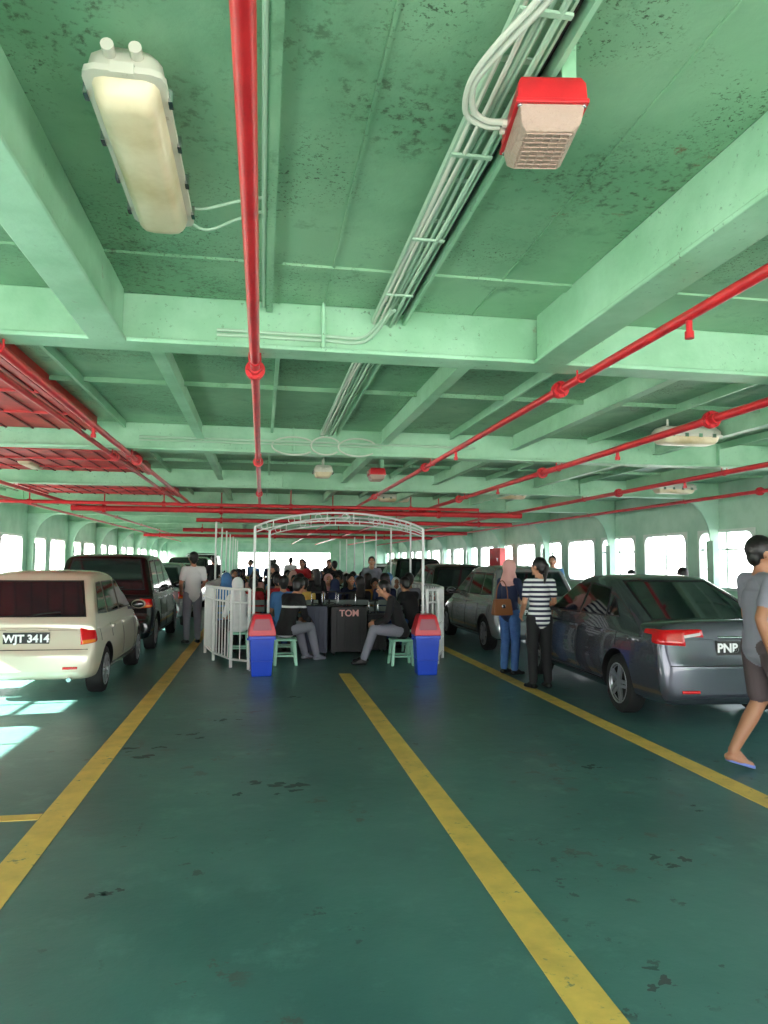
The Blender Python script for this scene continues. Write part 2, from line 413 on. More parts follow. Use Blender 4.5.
def red_light(x, y, sc=1, rz=0, drop=.12):
    b = MB()
    b.box((.07, 0, drop/sc/2), (.05, .2, drop/sc), 'beam_green')
    b.rects([(0, .100, .135), (-.03, .112, .150), (-.085, .115, .152)], 'pipe_red'); b.rects([(-.085, .120, .157), (-.10, .120, .157)], 'pipe_red')
    b.rects([(-.10, .108, .146), (-.155, .098, .132), (-.175, .080, .114)], 'lens_clear')
    for i in range(9): b.box((0, -.105+i*.0262, -.177), (.155, .005, .005), 'lens_clear')
    for i in range(6): b.box((-.07+i*.028, 0, -.177), (.005, .21, .005), 'lens_clear')
    b.tube([(-.09, .09, -.045), (-.13, .09, -.045)], .016, 'fix_grey', 8); b.tube([(-.09, .05, -.045), (-.13, .05, -.045)], .016, 'fix_grey', 8)
    for sx in (-1, 1):
        for sy in (-1, 1): b.tube([(sx*.105, sy*.14, -.075), (sx*.105, sy*.14, -.108)], .009, 'chrome', 8)
    ob = b.build('emergency_light', (x, y, ZP-drop), rz, bevel=.008); ob.scale = (sc,)*3
red_light(.728, 1.78, .78, -.15); red_light(1.5, 9.5, .9)

# ------------------------------------------------------------------ passenger enclosure
b = MB(); T = 'white_paint'; r = .02
portals = [((-.10, 10.55), (2.36, 10.45)), ((.12, 11.7), (2.62, 11.6))]
tops = []
for (pa, pb) in portals:
    for p in (pa, pb): b.tube([(p[0], p[1], 0), (p[0], p[1], 2.05)], r, T); b.bx((p[0]-.05, p[1]-.05, 0), (p[0]+.05, p[1]+.05, .012), T)
    def arc(h0, h1, n=20):
        return [(pa[0]+(pb[0]-pa[0])*t, pa[1]+(pb[1]-pa[1])*t, h0+(h1-h0)*(1-(2*t-1)**2)**.8) for t in np.linspace(0, 1, n)]
    A = arc(2.05, 2.27); B = arc(1.97, 2.15)
    b.tube(A, r*.7, T, 8); b.tube(B, r*.45, T, 8); tops.append(A)
    for i in range(2, 18, 3): b.tube([A[i], B[i]], .007, T, 6)
    for i in range(1, 18, 3):
        c = (Vector(A[i])+Vector(B[i]))/2
        b.tube([(c.x+.045*math.cos(a), c.y, c.z+.045*math.sin(a)) for a in np.linspace(0, 2*math.pi, 12, endpoint=False)], .005, T, 5, closed=True)
for i in (0, 10, 19): b.tube([tops[0][i], tops[1][i]], r*.6, T, 8)
b.build('passenger_gateway')
def fence(path, h, hbars=(), step=.13):
    b = MB(); P = [Vector((x, y, 0)) for x, y in path]
    up = Vector((0, 0, 1))
    b.tube([p+up*h for p in P], .022, T, 8); b.tube([p+up*.12 for p in P], .018, T, 8)
    for z in hbars: b.tube([p+up*z for p in P], .014, T, 8)
    for i in range(len(P)-1):
        L = (P[i+1]-P[i]).length; n = max(1, int(L/step))
        b.tube([P[i], P[i]+up*h], .024, T, 8)
        for k in range(1, n):
            q = P[i].lerp(P[i+1], k/n)
            if L > 6 and k % 18 == 0: b.tube([q, q+up*2.4], .02, T, 8)
            b.tube([q+up*.12, q+up*h], .009, T, 6)
    b.tube([P[-1], P[-1]+up*h], .024, T, 8)
    b.build('railing')
fence([(-.16, 10.65), (-.42, 10.9), (-.72, 11.7), (-.92, 12.7), (-.98, 13.6), (-.98, 31)], 1.14, (.95,))
fence([(2.46, 10.6), (2.7, 10.9), (2.95, 11.6), (3.10, 12.6), (3.12, 31)], 1.14, (.95, .35, .6))

def bin_(x, y, rz):
    b = MB()
    b.rects([(0, .13, .13), (.02, .135, .135), (.52, .165, .165)], 'bin_blue'); b.rects([(.50, .178, .178), (.545, .178, .178)], 'bin_blue')
    b.rects([(.545, .182, .182), (.60, .182, .182), (.80, .125, .15), (.83, .105, .13)], 'bin_red')
    b.loft([[(-.13, -.181, .62), (.13, -.181, .62), (.095, -.156, .775), (-.095, -.156, .775)], [(-.13, -.165, .62), (.13, -.165, .62), (.095, -.14, .775), (-.095, -.14, .775)]], 'bin_flap')
    for s_ in (-1, 1): b.box((s_*.185, 0, .49), (.03, .1, .025), 'bin_blue')
    for z in (.2, .4): b.rects([(z, .149+z*.02, .149+z*.02), (z+.012, .152+z*.02, .152+z*.02)], 'bin_blue')
    b.build('trash_bin', (x, y, 0), rz, bevel=.012)
bin_(.02, 10.12, .05); bin_(2.29, 9.95, -.05)

def suitcase(x, y, w, h, d, mt, rz=0, txt=None):
    b = MB()
    b.box((0, 0, .06+h/2), (w, d, h), mt)
    for i in range(4): b.box((-w*.33+i*w*.22, 0, .06+h/2), (w*.05, d+.016, h*.86), mt)
    for sx in (-1, 1):
        for sy in (-1, 1):
            b.tube([(sx*w*.4-.012, sy*d*.35, .028), (sx*w*.4+.012, sy*d*.35, .028)], .028, 'rubber', 12); b.box((sx*w*.4, sy*d*.35, .05), (.03, .04, .03), 'black')
        b.tube([(sx*w*.25, d*.3, h), (sx*w*.25, d*.3, h+.28)], .008, 'chrome', 6)
    b.tube([(-w*.27, d*.3, h+.28), (w*.27, d*.3, h+.28)], .014, 'black', 8)
    b.tube(bez([(-.08, 0, h+.05), (-.06, 0, h+.09), (.06, 0, h+.09), (.08, 0, h+.05)]), .01, 'black', 6)
    ob = b.build('suitcase', (x, y, 0), rz, bevel=.015)
    if txt:
        c = bpy.data.curves.new('label', 'FONT'); c.body = txt; c.size = .15; c.align_x = 'CENTER'; c.extrude = .003; c.offset = .004
        t = bpy.data.objects.new('label_text', c); COL.objects.link(t); c.materials.append(M['c_pink'])
        t.parent = ob; t.location = (0, -d/2-.014, h*.88); t.rotation_euler = (math.pi/2, 0, 0)
suitcase(1.45, 12.2, .60, .74, .32, 'case_black', .05, 'TOM'); suitcase(.92, 12.1, .36, .76, .26, 'case_navy', -.1)
suitcase(1.95, 12.4, .34, .6, .28, 'case_black', .2); suitcase(1.2, 12.62, .4, .75, .26, 'case_black', 0)

def stool(x, y, mt='stool_green', rz=0):
    b = MB(); b.rects([(.36, .165, .165), (.38, .17, .17), (.395, .155, .155)], mt)
    for sx in (-1, 1):
        for sy in (-1, 1):
            b.loft([[(sx*(.16)+a, sy*(.16)+c, 0) for a, c in ((-.022,-.022),(.022,-.022),(.022,.022),(-.022,.022))],
                    [(sx*(.13)+a, sy*(.13)+c, .37) for a, c in ((-.022,-.022),(.022,-.022),(.022,.022),(-.022,.022))]], mt)
        b.box((sx*.15, 0, .14), (.015, .28, .03), mt); b.box((0, sx*.15, .14), (.28, .015, .03), mt)
    b.build('plastic_stool', (x, y, 0), rz, bevel=.006)
def bench(x, y, L, face):
    b = MB()
    for i in range(4): b.box((0, -.16+i*.105, .385), (L, .09, .022), 'bench_wood')
    for i in range(3): b.box((0, -.26-.02*i, .58+i*.12), (L, .02, .09), 'bench_wood')
    for sx in (-1, 0, 1):
        b.tube([(sx*(L/2-.1), .15, 0), (sx*(L/2-.1), .15, .37)], .018, 'black', 8)
        b.tube([(sx*(L/2-.1), -.22, 0), (sx*(L/2-.1), -.22, .38), (sx*(L/2-.1), -.32, .88)], .018, 'black', 8)
        b.tube([(sx*(L/2-.1), -.22, .36), (sx*(L/2-.1), .15, .36)], .014, 'black', 8)
    b.build('bench', (x, y, 0), 0 if face > 0 else math.pi)

# ------------------------------------------------------------------ humans
def V3(p): return Vector(p)
def mirror(J):
    for k in list(J):
        if k.endswith('R') and k[:-1]+'L' not in J:
            v = J[k]; J[k[:-1]+'L'] = (-v[0], v[1], v[2])
    return J
def J_stand(**k):
    J = dict(pel=(0,0,.95), chest=(0,.0,1.26), neck=(0,-.012,1.435), head=(0,.02,1.58),
             hipR=(.088,0,.90), kneeR=(.10,.015,.49), ankR=(.105,-.02,.085), toeR=(.13,.14,.03),
             shR=(.172,-.012,1.375), elR=(.225,-.04,1.10), wrR=(.235,.05,.86))
    J.update(k); return mirror(J)
def J_sit(lean=.0, **k):
    J = dict(pel=(0,.0,.53), chest=(0,lean*.31,.84), neck=(0,lean*.5-.01,1.01), head=(0,lean*.62+.03,1.155),
             hipR=(.09,.02,.50), kneeR=(.12,.43,.50), ankR=(.12,.42,.085), toeR=(.135,.58,.03),
             shR=(.155,lean*.44-.01,.955), elR=(.175,lean*.3+.10,.70), wrR=(.08,.36,.63))
    J.update(k); return mirror(J)

class Cap:
    def __init__(s, p0, p1, r0, r1, mt, side=(1,0,0), sx=1., sy=1.):
        s.p0, s.p1, s.r0, s.r1, s.mt, s.sx, s.sy = V3(p0), V3(p1), r0, r1, mt, sx, sy
        d = s.p1-s.p0; s.L = max(d.length, 1e-5); s.w = d/s.L if d.length > 1e-5 else Vector((0,0,1))
        q = V3(side)
        if abs(q.normalized().dot(s.w)) > .95: q = Vector((0,1,0))
        s.u = (q - s.w*q.dot(s.w)).normalized(); s.vv = s.w.cross(s.u)
    def mesh(s, b, n=16):
        secs = []; e = min(s.sx, s.sy, 1.)
        for a in (-80, -55, -28, 0):
            a = math.radians(a); secs.append((s.p0+s.w*(s.r0*e*math.sin(a)), s.r0*math.cos(a)))
        for a in (0, 28, 55, 80):
            a = math.radians(a); secs.append((s.p1+s.w*(s.r1*e*math.sin(a)), s.r1*math.cos(a)))
        b.loft([[c + s.u*(R*s.sx*math.cos(2*math.pi*j/n)) + s.vv*(R*s.sy*math.sin(2*math.pi*j/n)) for j in range(n)] for c, R in secs], 'skin')
    def sd(s, P):
        q = P - np.array(s.p0); w = np.array(s.w); t = np.clip(q@w/s.L, 0, 1)
        q = q - np.outer(t*s.L, w); a = q@np.array(s.u)/s.sx; c = q@np.array(s.vv)/s.sy; e = q@w
        return np.sqrt(a*a+c*c+e*e) - (s.r0+(s.r1-s.r0)*t)
class Ell:
    def __init__(s, c, r, mt, R): s.c, s.r, s.mt, s.R = V3(c), r, mt, R
    def mesh(s, b): b.ell(s.c, s.r, 'skin', s.R, 18, 12)
    def sd(s, P):
        q = (P-np.array(s.c)) @ np.array(s.R); q = q/np.array(s.r)
        return (np.linalg.norm(q, axis=1)-1)*min(s.r)
SLOTS = ['skin', 'hair', 'top', 'bottom', 'shoe', 'scarf', 'eye', 'lips']
def human_mesh(J, cfg, voxel):
    sleeve = cfg.get('sleeve', 'short'); legs = cfg.get('legs', 'pants'); hair = cfg.get('hair', 'short'); fem = cfg.get('fem', 0)
    J = {k: V3(v) for k, v in J.items()}
    P = []; pel, chest, neck, head = J['pel'], J['chest'], J['neck'], J['head']
    ax = (chest-pel).normalized()
    hw = 1.28 if not fem else 1.34
    P.append(Cap(pel-Vector((0,0,.04)), pel+ax*.04, .122, .118, 'bottom', sx=hw, sy=.88))
    P.append(Cap(pel+ax*.06, chest, .122 if not fem else .112, .13 if not fem else .122, 'top', sx=1.2, sy=.84))
    P.append(Cap(pel+ax*.06, pel-ax*.05, .125, .134, 'top', sx=1.25, sy=.9))
    P.append(Cap(chest, neck-ax*.09, .13 if not fem else .12, .095, 'top', sx=1.28, sy=.78))
    if fem:
        for s_ in (-1, 1): P.append(Ell(chest+Vector((s_*.065, .085, .0)), (.06, .05, .06), 'top', Matrix.Identity(3)))
    P.append(Cap(neck-ax*.06, head-Vector((0,0,.06)), .056, .05, 'skin'))
    for s_ in ('R', 'L'):
        sg = 1 if s_ == 'R' else -1
        sh, el, wr = J['sh'+s_], J['el'+s_], J['wr'+s_]; k_ = .88 if fem else 1
        P.append(Cap(neck-ax*.045, sh, .052, .06*k_, 'top'))
        P.append(Cap(sh, el, .05*k_, .039*k_, 'skin')); mid = el.lerp(wr, .3)
        P.append(Cap(el, mid, .038*k_, .039*k_, 'skin')); P.append(Cap(mid, wr, .039*k_, .026*k_, 'skin', sx=1.1))
        if sleeve == 'short': P.append(Cap(sh, sh.lerp(el, .62), .062*k_, .058*k_, 'top'))
        else:
            P.append(Cap(sh, el, .061*k_, .05*k_, 'top')); P.append(Cap(el, el.lerp(wr, .9), .05*k_, .038*k_, 'top'))
        hip, kn, an, to = J['hip'+s_], J['knee'+s_], J['ank'+s_], J['toe'+s_]
        P.append(Cap(hip, kn, .085, .058, 'skin')); m2 = kn.lerp(an, .35)
        P.append(Cap(kn, m2, .055, .057, 'skin')); P.append(Cap(m2, an, .057, .036, 'skin'))
        if legs == 'pants':
            P.append(Cap(hip, kn, .096, .07, 'bottom')); P.append(Cap(kn, kn.lerp(an, .92), .07, .056, 'bottom'))
        else:
            P.append(Cap(hip, hip.lerp(kn, .86), .10, .082, 'bottom'))
        fd = (to-an); fd2 = Vector((fd.x, fd.y, 0)); fd2 = fd2.normalized() if fd2.length > .01 else Vector((0,1,0))
        heel = an - fd2*.035 - Vector((0,0,.045))
        sd_ = fd2.cross(Vector((0,0,1)))
        mt = 'shoe' if cfg.get('shoes', 1) else 'skin'
        P.append(Cap(heel, to, .036, .032, mt, side=sd_, sx=1.2, sy=.8)); P.append(Cap(an, to.lerp(heel, .35)+Vector((0,0,.01)), .037, .034, mt))
        d = (wr-el).normalized()
        th = Vector((0,1,.2)) if abs(d.y) < .8 else Vector((-sg*.6, 0, 1))
        th = (th-d*th.dot(d)).normalized()
        J['_d'+s_] = d; J['_t'+s_] = th
        P.append(Cap(wr+d*.02, wr+d*.075, .036*k_, .038*k_, 'skin', side=th, sx=1.05, sy=.42))
        P.append(Cap(wr-d*.01, wr+d*.03, .027*k_, .03*k_, 'skin', side=th, sx=1, sy=.7))
    yaw = cfg.get('hyaw', 0); tilt = cfg.get('htilt', 0)
    R = Matrix.Rotation(yaw, 3, 'Z') @ Matrix.Rotation(tilt, 3, 'X')
    def H(x, y, z): return head + R @ Vector((x, y, z))
    P.append(Ell(H(0,-.005,.015), (.077,.095,.105), 'skin', R)); P.append(Ell(H(0,.025,-.045), (.058,.066,.072), 'skin', R))
    P.append(Ell(H(0,.098,-.018), (.013,.02,.026), 'skin', R)); P.append(Ell(H(0,.085,-.095), (.02,.015,.015), 'skin', R))
    for s_ in (-1, 1): P.append(Ell(H(s_*.08,-.005,-.01), (.012,.02,.032), 'skin', R))
    if hair == 'hijab':
        P.append(Ell(H(0,-.025,.01), (.098,.108,.125), 'scarf', R)); P.append(Cap(H(0,-.03,-.05), neck-ax*.05+Vector((0,0,.0)), .085, .125, 'scarf', sx=1.15, sy=.9))
        P.append(Cap(H(0,.02,-.12), chest+Vector((0,.03,.1)), .06, .12, 'scarf', sx=1.2, sy=.8))
    else:
        P.append(Ell(H(0,-.022,.032), (.09,.102,.103), 'hair', R))
        if hair == 'short': P.append(Ell(H(0,-.06,-.02), (.07,.05,.075), 'hair', R))
        if hair == 'long': P.append(Cap(H(0,-.06,.0), neck+Vector((0,-.09,-.1)), .078, .07, 'hair', sx=1.1, sy=.6))
        if hair == 'pony':
            P.append(Ell(H(0,-.06,-.02), (.07,.05,.075), 'hair', R)); P.append(Ell(H(0,-.12,.02), (.035,.035,.035), 'hair', R)); P.append(Cap(H(0,-.135,.01), neck+Vector((0,-.13,-.06)), .03, .015, 'hair'))
    b = MB()
    for p in P: p.mesh(b)
    ob = b.build('tmp'); md = ob.modifiers.new('r', 'REMESH'); md.mode = 'VOXEL'; md.voxel_size = voxel
    sm = ob.modifiers.new('s', 'SMOOTH'); sm.iterations = 2; sm.factor = .5
    me = eval_mesh(ob); bpy.data.objects.remove(ob)
    n = len(me.polygons); cen = np.empty(n*3); me.polygons.foreach_get('center', cen); cen = cen.reshape(-1, 3)
    best = np.full(n, 1e9); idx = np.zeros(n, int)
    for p in P:
        d = p.sd(cen); k = d < best; best[k] = d[k]; idx[k] = SLOTS.index(p.mt)
    vs = [tuple(v.co) for v in me.vertices]; fs = [list(p.vertices) for p in me.polygons]
    bpy.data.meshes.remove(me)
    b2 = MB(); b2.v = vs; b2.f = fs; b2.mi = [int(i) for i in idx]; b2.mats = list(SLOTS)
    for s_ in ('R', 'L'):
        d, t, wr = J['_d'+s_], J['_t'+s_], J['wr'+s_]; sg = 1 if s_ == 'R' else -1
        pn = d.cross(t); 
        if pn.x*sg > 0: pn = -pn
        for k, (o, L) in enumerate(((.030, .068), (.010, .077), (-.010, .071), (-.029, .056))):
            p = wr + d*.082 + t*o*.95; pts = [wr+d*.055+t*o*.8, p]; dd = d.copy()
            for j, f in enumerate((.45, .3, .25)):
                ang = .28+.1*j+.05*k; dd = (dd*math.cos(ang)+pn*math.sin(ang)).normalized(); p = p+dd*L*f; pts.append(p)
            b2.tube(pts, [.0095, .0095, .0088, .008, .006], 'skin', 7)
        p = wr+d*.028+t*.03; dd = (d*.75+t*.6+pn*.25).normalized(); pts = [wr+d*.015+t*.015, p, p+dd*.034, p+dd*.034+(dd+d*.5).normalized()*.026]
        b2.tube(pts, [.013, .0125, .011, .008], 'skin', 7)
    for s_ in (-1, 1):
        b2.ell(H(s_*.031, .083, .005), (.014,.009,.0085), 'eye', R, 8, 6); b2.ell(H(s_*.031, .0905, .005), (.006,.004,.006), 'hair', R, 8, 6)
        b2.ell(H(s_*.032, .0845, .024), (.019,.008,.004), 'hair', R, 8, 5)
    b2.ell(H(0, .09, -.058), (.024,.008,.0075), 'lips', R, 10, 6)
    if cfg.get('slippers'):
        for s_ in ('R', 'L'):
            an, to = J['ank'+s_], J['toe'+s_]; dd = to-an; f2 = Vector((dd.x, dd.y, 0)).normalized(); heel = an-f2*.05-Vector((0,0,.062)); tt = to+f2*.03-Vector((0,0,.018))
            if heel.z < .012: heel.z = .012
            if tt.z < .012: tt.z = .012
            sd_ = f2.cross(Vector((0,0,1))); secs = []
            nrm = (tt-heel).normalized().cross(sd_).normalized()
            if nrm.z < 0: nrm = -nrm
            for t, w in ((0,.02),(.08,.034),(.4,.034),(.75,.046),(.93,.038),(1,.018)):
                c = heel.lerp(tt, t); secs.append([c-sd_*w-nrm*.01, c+sd_*w-nrm*.01, c+sd_*w+nrm*.01, c-sd_*w+nrm*.01])
            b2.loft(secs, 'shoe')
    M2 = {'skin': M['skin'], 'hair': M['hair'], 'top': M['c_black'], 'bottom': M['c_jeans'], 'shoe': M['black'], 'scarf': M['c_pink'], 'eye': M['eye_white'], 'lips': M['lips']}
    me = bpy.data.meshes.new('person'); me.from_pydata(b2.v, [], b2.f)
    for k in SLOTS: me.materials.append(M2[k])
    me.polygons.foreach_set('material_index', b2.mi); me.polygons.foreach_set('use_smooth', [True]*len(me.polygons)); me.update()
    return me
for k in SLOTS:
    if k not in M: M[k] = M['skin']
def person(name, me, loc, yaw, H=1.7, **sl):
    ob = bpy.data.objects.new(name, me); COL.objects.link(ob); ob.location = loc; ob.rotation_euler = (0, 0, yaw); ob.scale = (H/1.7,)*3
    for k, v in sl.items():
        s_ = ob.material_slots[SLOTS.index(k)]; s_.link = 'OBJECT'; s_.material = M[v]
    return ob
# walking man at the right edge
me = human_mesh(J_stand(pel=(0,0,.94), chest=(0,-.01,1.25), neck=(0,-.01,1.43), head=(0,.025,1.575),
    hipR=(.088,0,.90), kneeR=(.10,.17,.49), ankR=(.10,.18,.085), toeR=(.12,.35,.03), hipL=(-.088,0,.90), kneeL=(-.10,.03,.50), ankL=(-.10,-.18,.14), toeL=(-.11,-.05,.035),
    elR=(.25,-.15,1.12), wrR=(.24,-.07,.88), elL=(-.235,.03,1.10), wrL=(-.22,.18,.92)), dict(legs='shorts', shoes=0, slippers=1, hyaw=-.15), .008)
person('walking_man', me, (3.73, 4.93, 0), -math.pi/2-.12, 1.77, top='c_grey', bottom='c_brown', shoe='slipper', skin='skin_tan')
# woman in striped shirt
me = human_mesh(J_stand(elR=(.23,.02,1.12), wrR=(.17,.22,1.05), elL=(-.23,-.03,1.11), wrL=(-.18,.16,.95), kneeL=(-.09,.03,.49)), dict(hair='pony', fem=1, hyaw=.5, sleeve='short'), .009)
person('standing_woman', me, (3.44, 8.62, 0), .1, 1.62, top='c_stripe', bottom='c_black')
# woman in headscarf
me = human_mesh(J_stand(elR=(.22,.05,1.13), wrR=(.10,.24,1.15), elL=(-.22,.0,1.12), wrL=(-.12,.22,1.08)), dict(hair='hijab', fem=1, sleeve='long'), .010)
person('standing_woman', me, (3.45, 9.75, 0), -math.pi/2+.5, 1.6, top='c_navy', bottom='c_jeans', scarf='c_pink')
b = MB(); b.rects([(.0, .13, .05), (.02, .14, .055), (.2, .12, .035), (.22, .11, .03)], 'brown_leather')
b.tube(bez([(-.09, 0, .21), (-.07, 0, .38), (0, 0, .47), (.07, 0, .38), (.09, 0, .21)]), .008, 'brown_leather', 6); b.box((0, -.05, .12), (.05, .012, .05), 'chrome')
b.build('handbag', (3.26, 9.52, .84), .15, bevel=.01)
m_stand = human_mesh(J_stand(elR=(.23,.0,1.11), wrR=(.16,.2,.98)), dict(), .013)
m_standw = human_mesh(J_stand(), dict(hair='long', fem=1, sleeve='long'), .013)
person('standing_man', m_stand, (-1.27, 14.1, 0), .4, 1.72, top='c_white', bottom='c_grey')
person('standing_man', m_stand, (6.3, 15.0, 0), 2.6, 1.72, top='c_blue', bottom='c_black')
person('standing_man', m_stand, (2.55, 16.75, 0), 3.0, 1.68, top='c_grey', bottom='c_black')
person('standing_woman', m_standw, (6.65, 10.6, 0), .3, 1.5, top='c_teal', bottom='c_black')
person('standing_woman', m_standw, (6.2, 11.4, 0), -.6, 1.45, top='c_navy', bottom='c_black')
person('standing_man', m_stand, (-1.4, 22, 0), .4, 1.72, top='c_black', bottom='c_grey')
for (x, y, a, h, t_, w_) in ((1.05, 14.0, .3, 1.42, 'c_black', 1), (.3, 16.45, 1.3, 1.5, 'c_navy', 1), (1.05, 19.0, 2.8, 1.62, 'c_red', 0), (1.9, 19.0, .2, 1.58, 'c_black', 0), (.3, 23.1, .2, 1.6, 'c_navy', 0), (2.3, 24.9, 3, 1.62, 'c_black', 1), (1.06, 26.8, .1, 1.7, 'c_white', 0), (-.4, 27.5, 2, 1.62, 'c_blue', 0), (2.6, 28.2, 1, 1.66, 'c_black', 0), (1.7, 29.2, .4, 1.6, 'c_grey', 1), (.5, 29.0, .4, 1.65, 'c_darkgrey', 0)):
    person('standing_' + ('woman' if w_ else 'man'), m_standw if w_ else m_stand, (x, y, 0), a, h, top=t_, bottom='c_black')
# seated people
m1 = human_mesh(J_sit(.05), dict(), .013); m2 = human_mesh(J_sit(.3, head=(0,.24,1.13), elR=(.17,.25,.72), wrR=(.08,.4,.64)), dict(htilt=-.3, sleeve='long'), .013)
m3 = human_mesh(J_sit(.08), dict(hair='long', fem=1, hyaw=.3), .013); m4 = human_mesh(J_sit(.1), dict(hair='hijab', fem=1, sleeve='long', htilt=-.15), .013)
m5 = human_mesh(J_sit(.35, head=(0,.27,1.12), kneeR=(.12,.4,.52), ankR=(.12,.55,.085), toeR=(.13,.71,.03), elR=(.2,.2,.68), wrR=(.12,.38,.62)), dict(hyaw=.2, htilt=-.2, sleeve='long'), .010)
person('seated_man', m5, (.38, 11.15, 0), -.8, 1.78, top='c_jacket', bottom='c_grey', shoe='c_grey'); stool(.38, 11.15, 'stool_green')
person('seated_man', m5, (2.12, 10.9, 0), 1.35, 1.74, top='c_black', bottom='c_grey', skin='skin'); stool(2.12, 10.9)
person('seated_woman', m4, (-.35, 12.2, 0), .5, 1.7, top='c_white', bottom='c_black', scarf='c_white'); stool(-.35, 12.2)
person('seated_man', m1, (.38, 12.35, 0), .2, 1.75, top='c_blue', bottom='c_jeans'); stool(.38, 12.35)
person('seated_man', m2, (2.62, 12.35, 0), .5, 1.75, top='c_black', bottom='c_jeans'); stool(2.62, 12.35)
tops_ = ['c_black', 'c_red', 'c_white', 'c_blue', 'c_navy', 'c_pink', 'c_grey', 'c_olive', 'c_black', 'c_yellow', 'c_black', 'c_darkgrey', 'c_black', 'c_navy']
bots = ['c_jeans', 'c_black', 'c_grey', 'c_navy', 'c_black']
rp = random.Random(11)
for ri, (y, face) in enumerate([(13.4, 1), (14.9, -1), (15.6, 1), (17.5, -1), (18.2, 1), (19.9, -1), (20.6, 1), (22.2, -1), (23.9, 1), (25.6, 1)]):
    for cx in (.08, 2.06):
        bench(cx, y, 1.88, face)
        for j in range(4):
            if rp.random() < (.03 if ri < 5 else .12): continue
            k = rp.randrange(4); me = (m1, m2, m3, m4)[k]
            yaw = (0 if face > 0 else math.pi) + rp.uniform(-.05, .05)
            person('seated_' + ('man' if k < 2 else 'woman'), me, (cx-.705+.47*j, y, 0), yaw, rp.uniform(1.62, 1.8),
                   top=rp.choice(tops_), bottom=rp.choice(bots), scarf=rp.choice(['c_pink', 'c_white', 'c_black', 'c_navy', 'c_blue']), skin=rp.choice(['skin', 'skin_tan']))

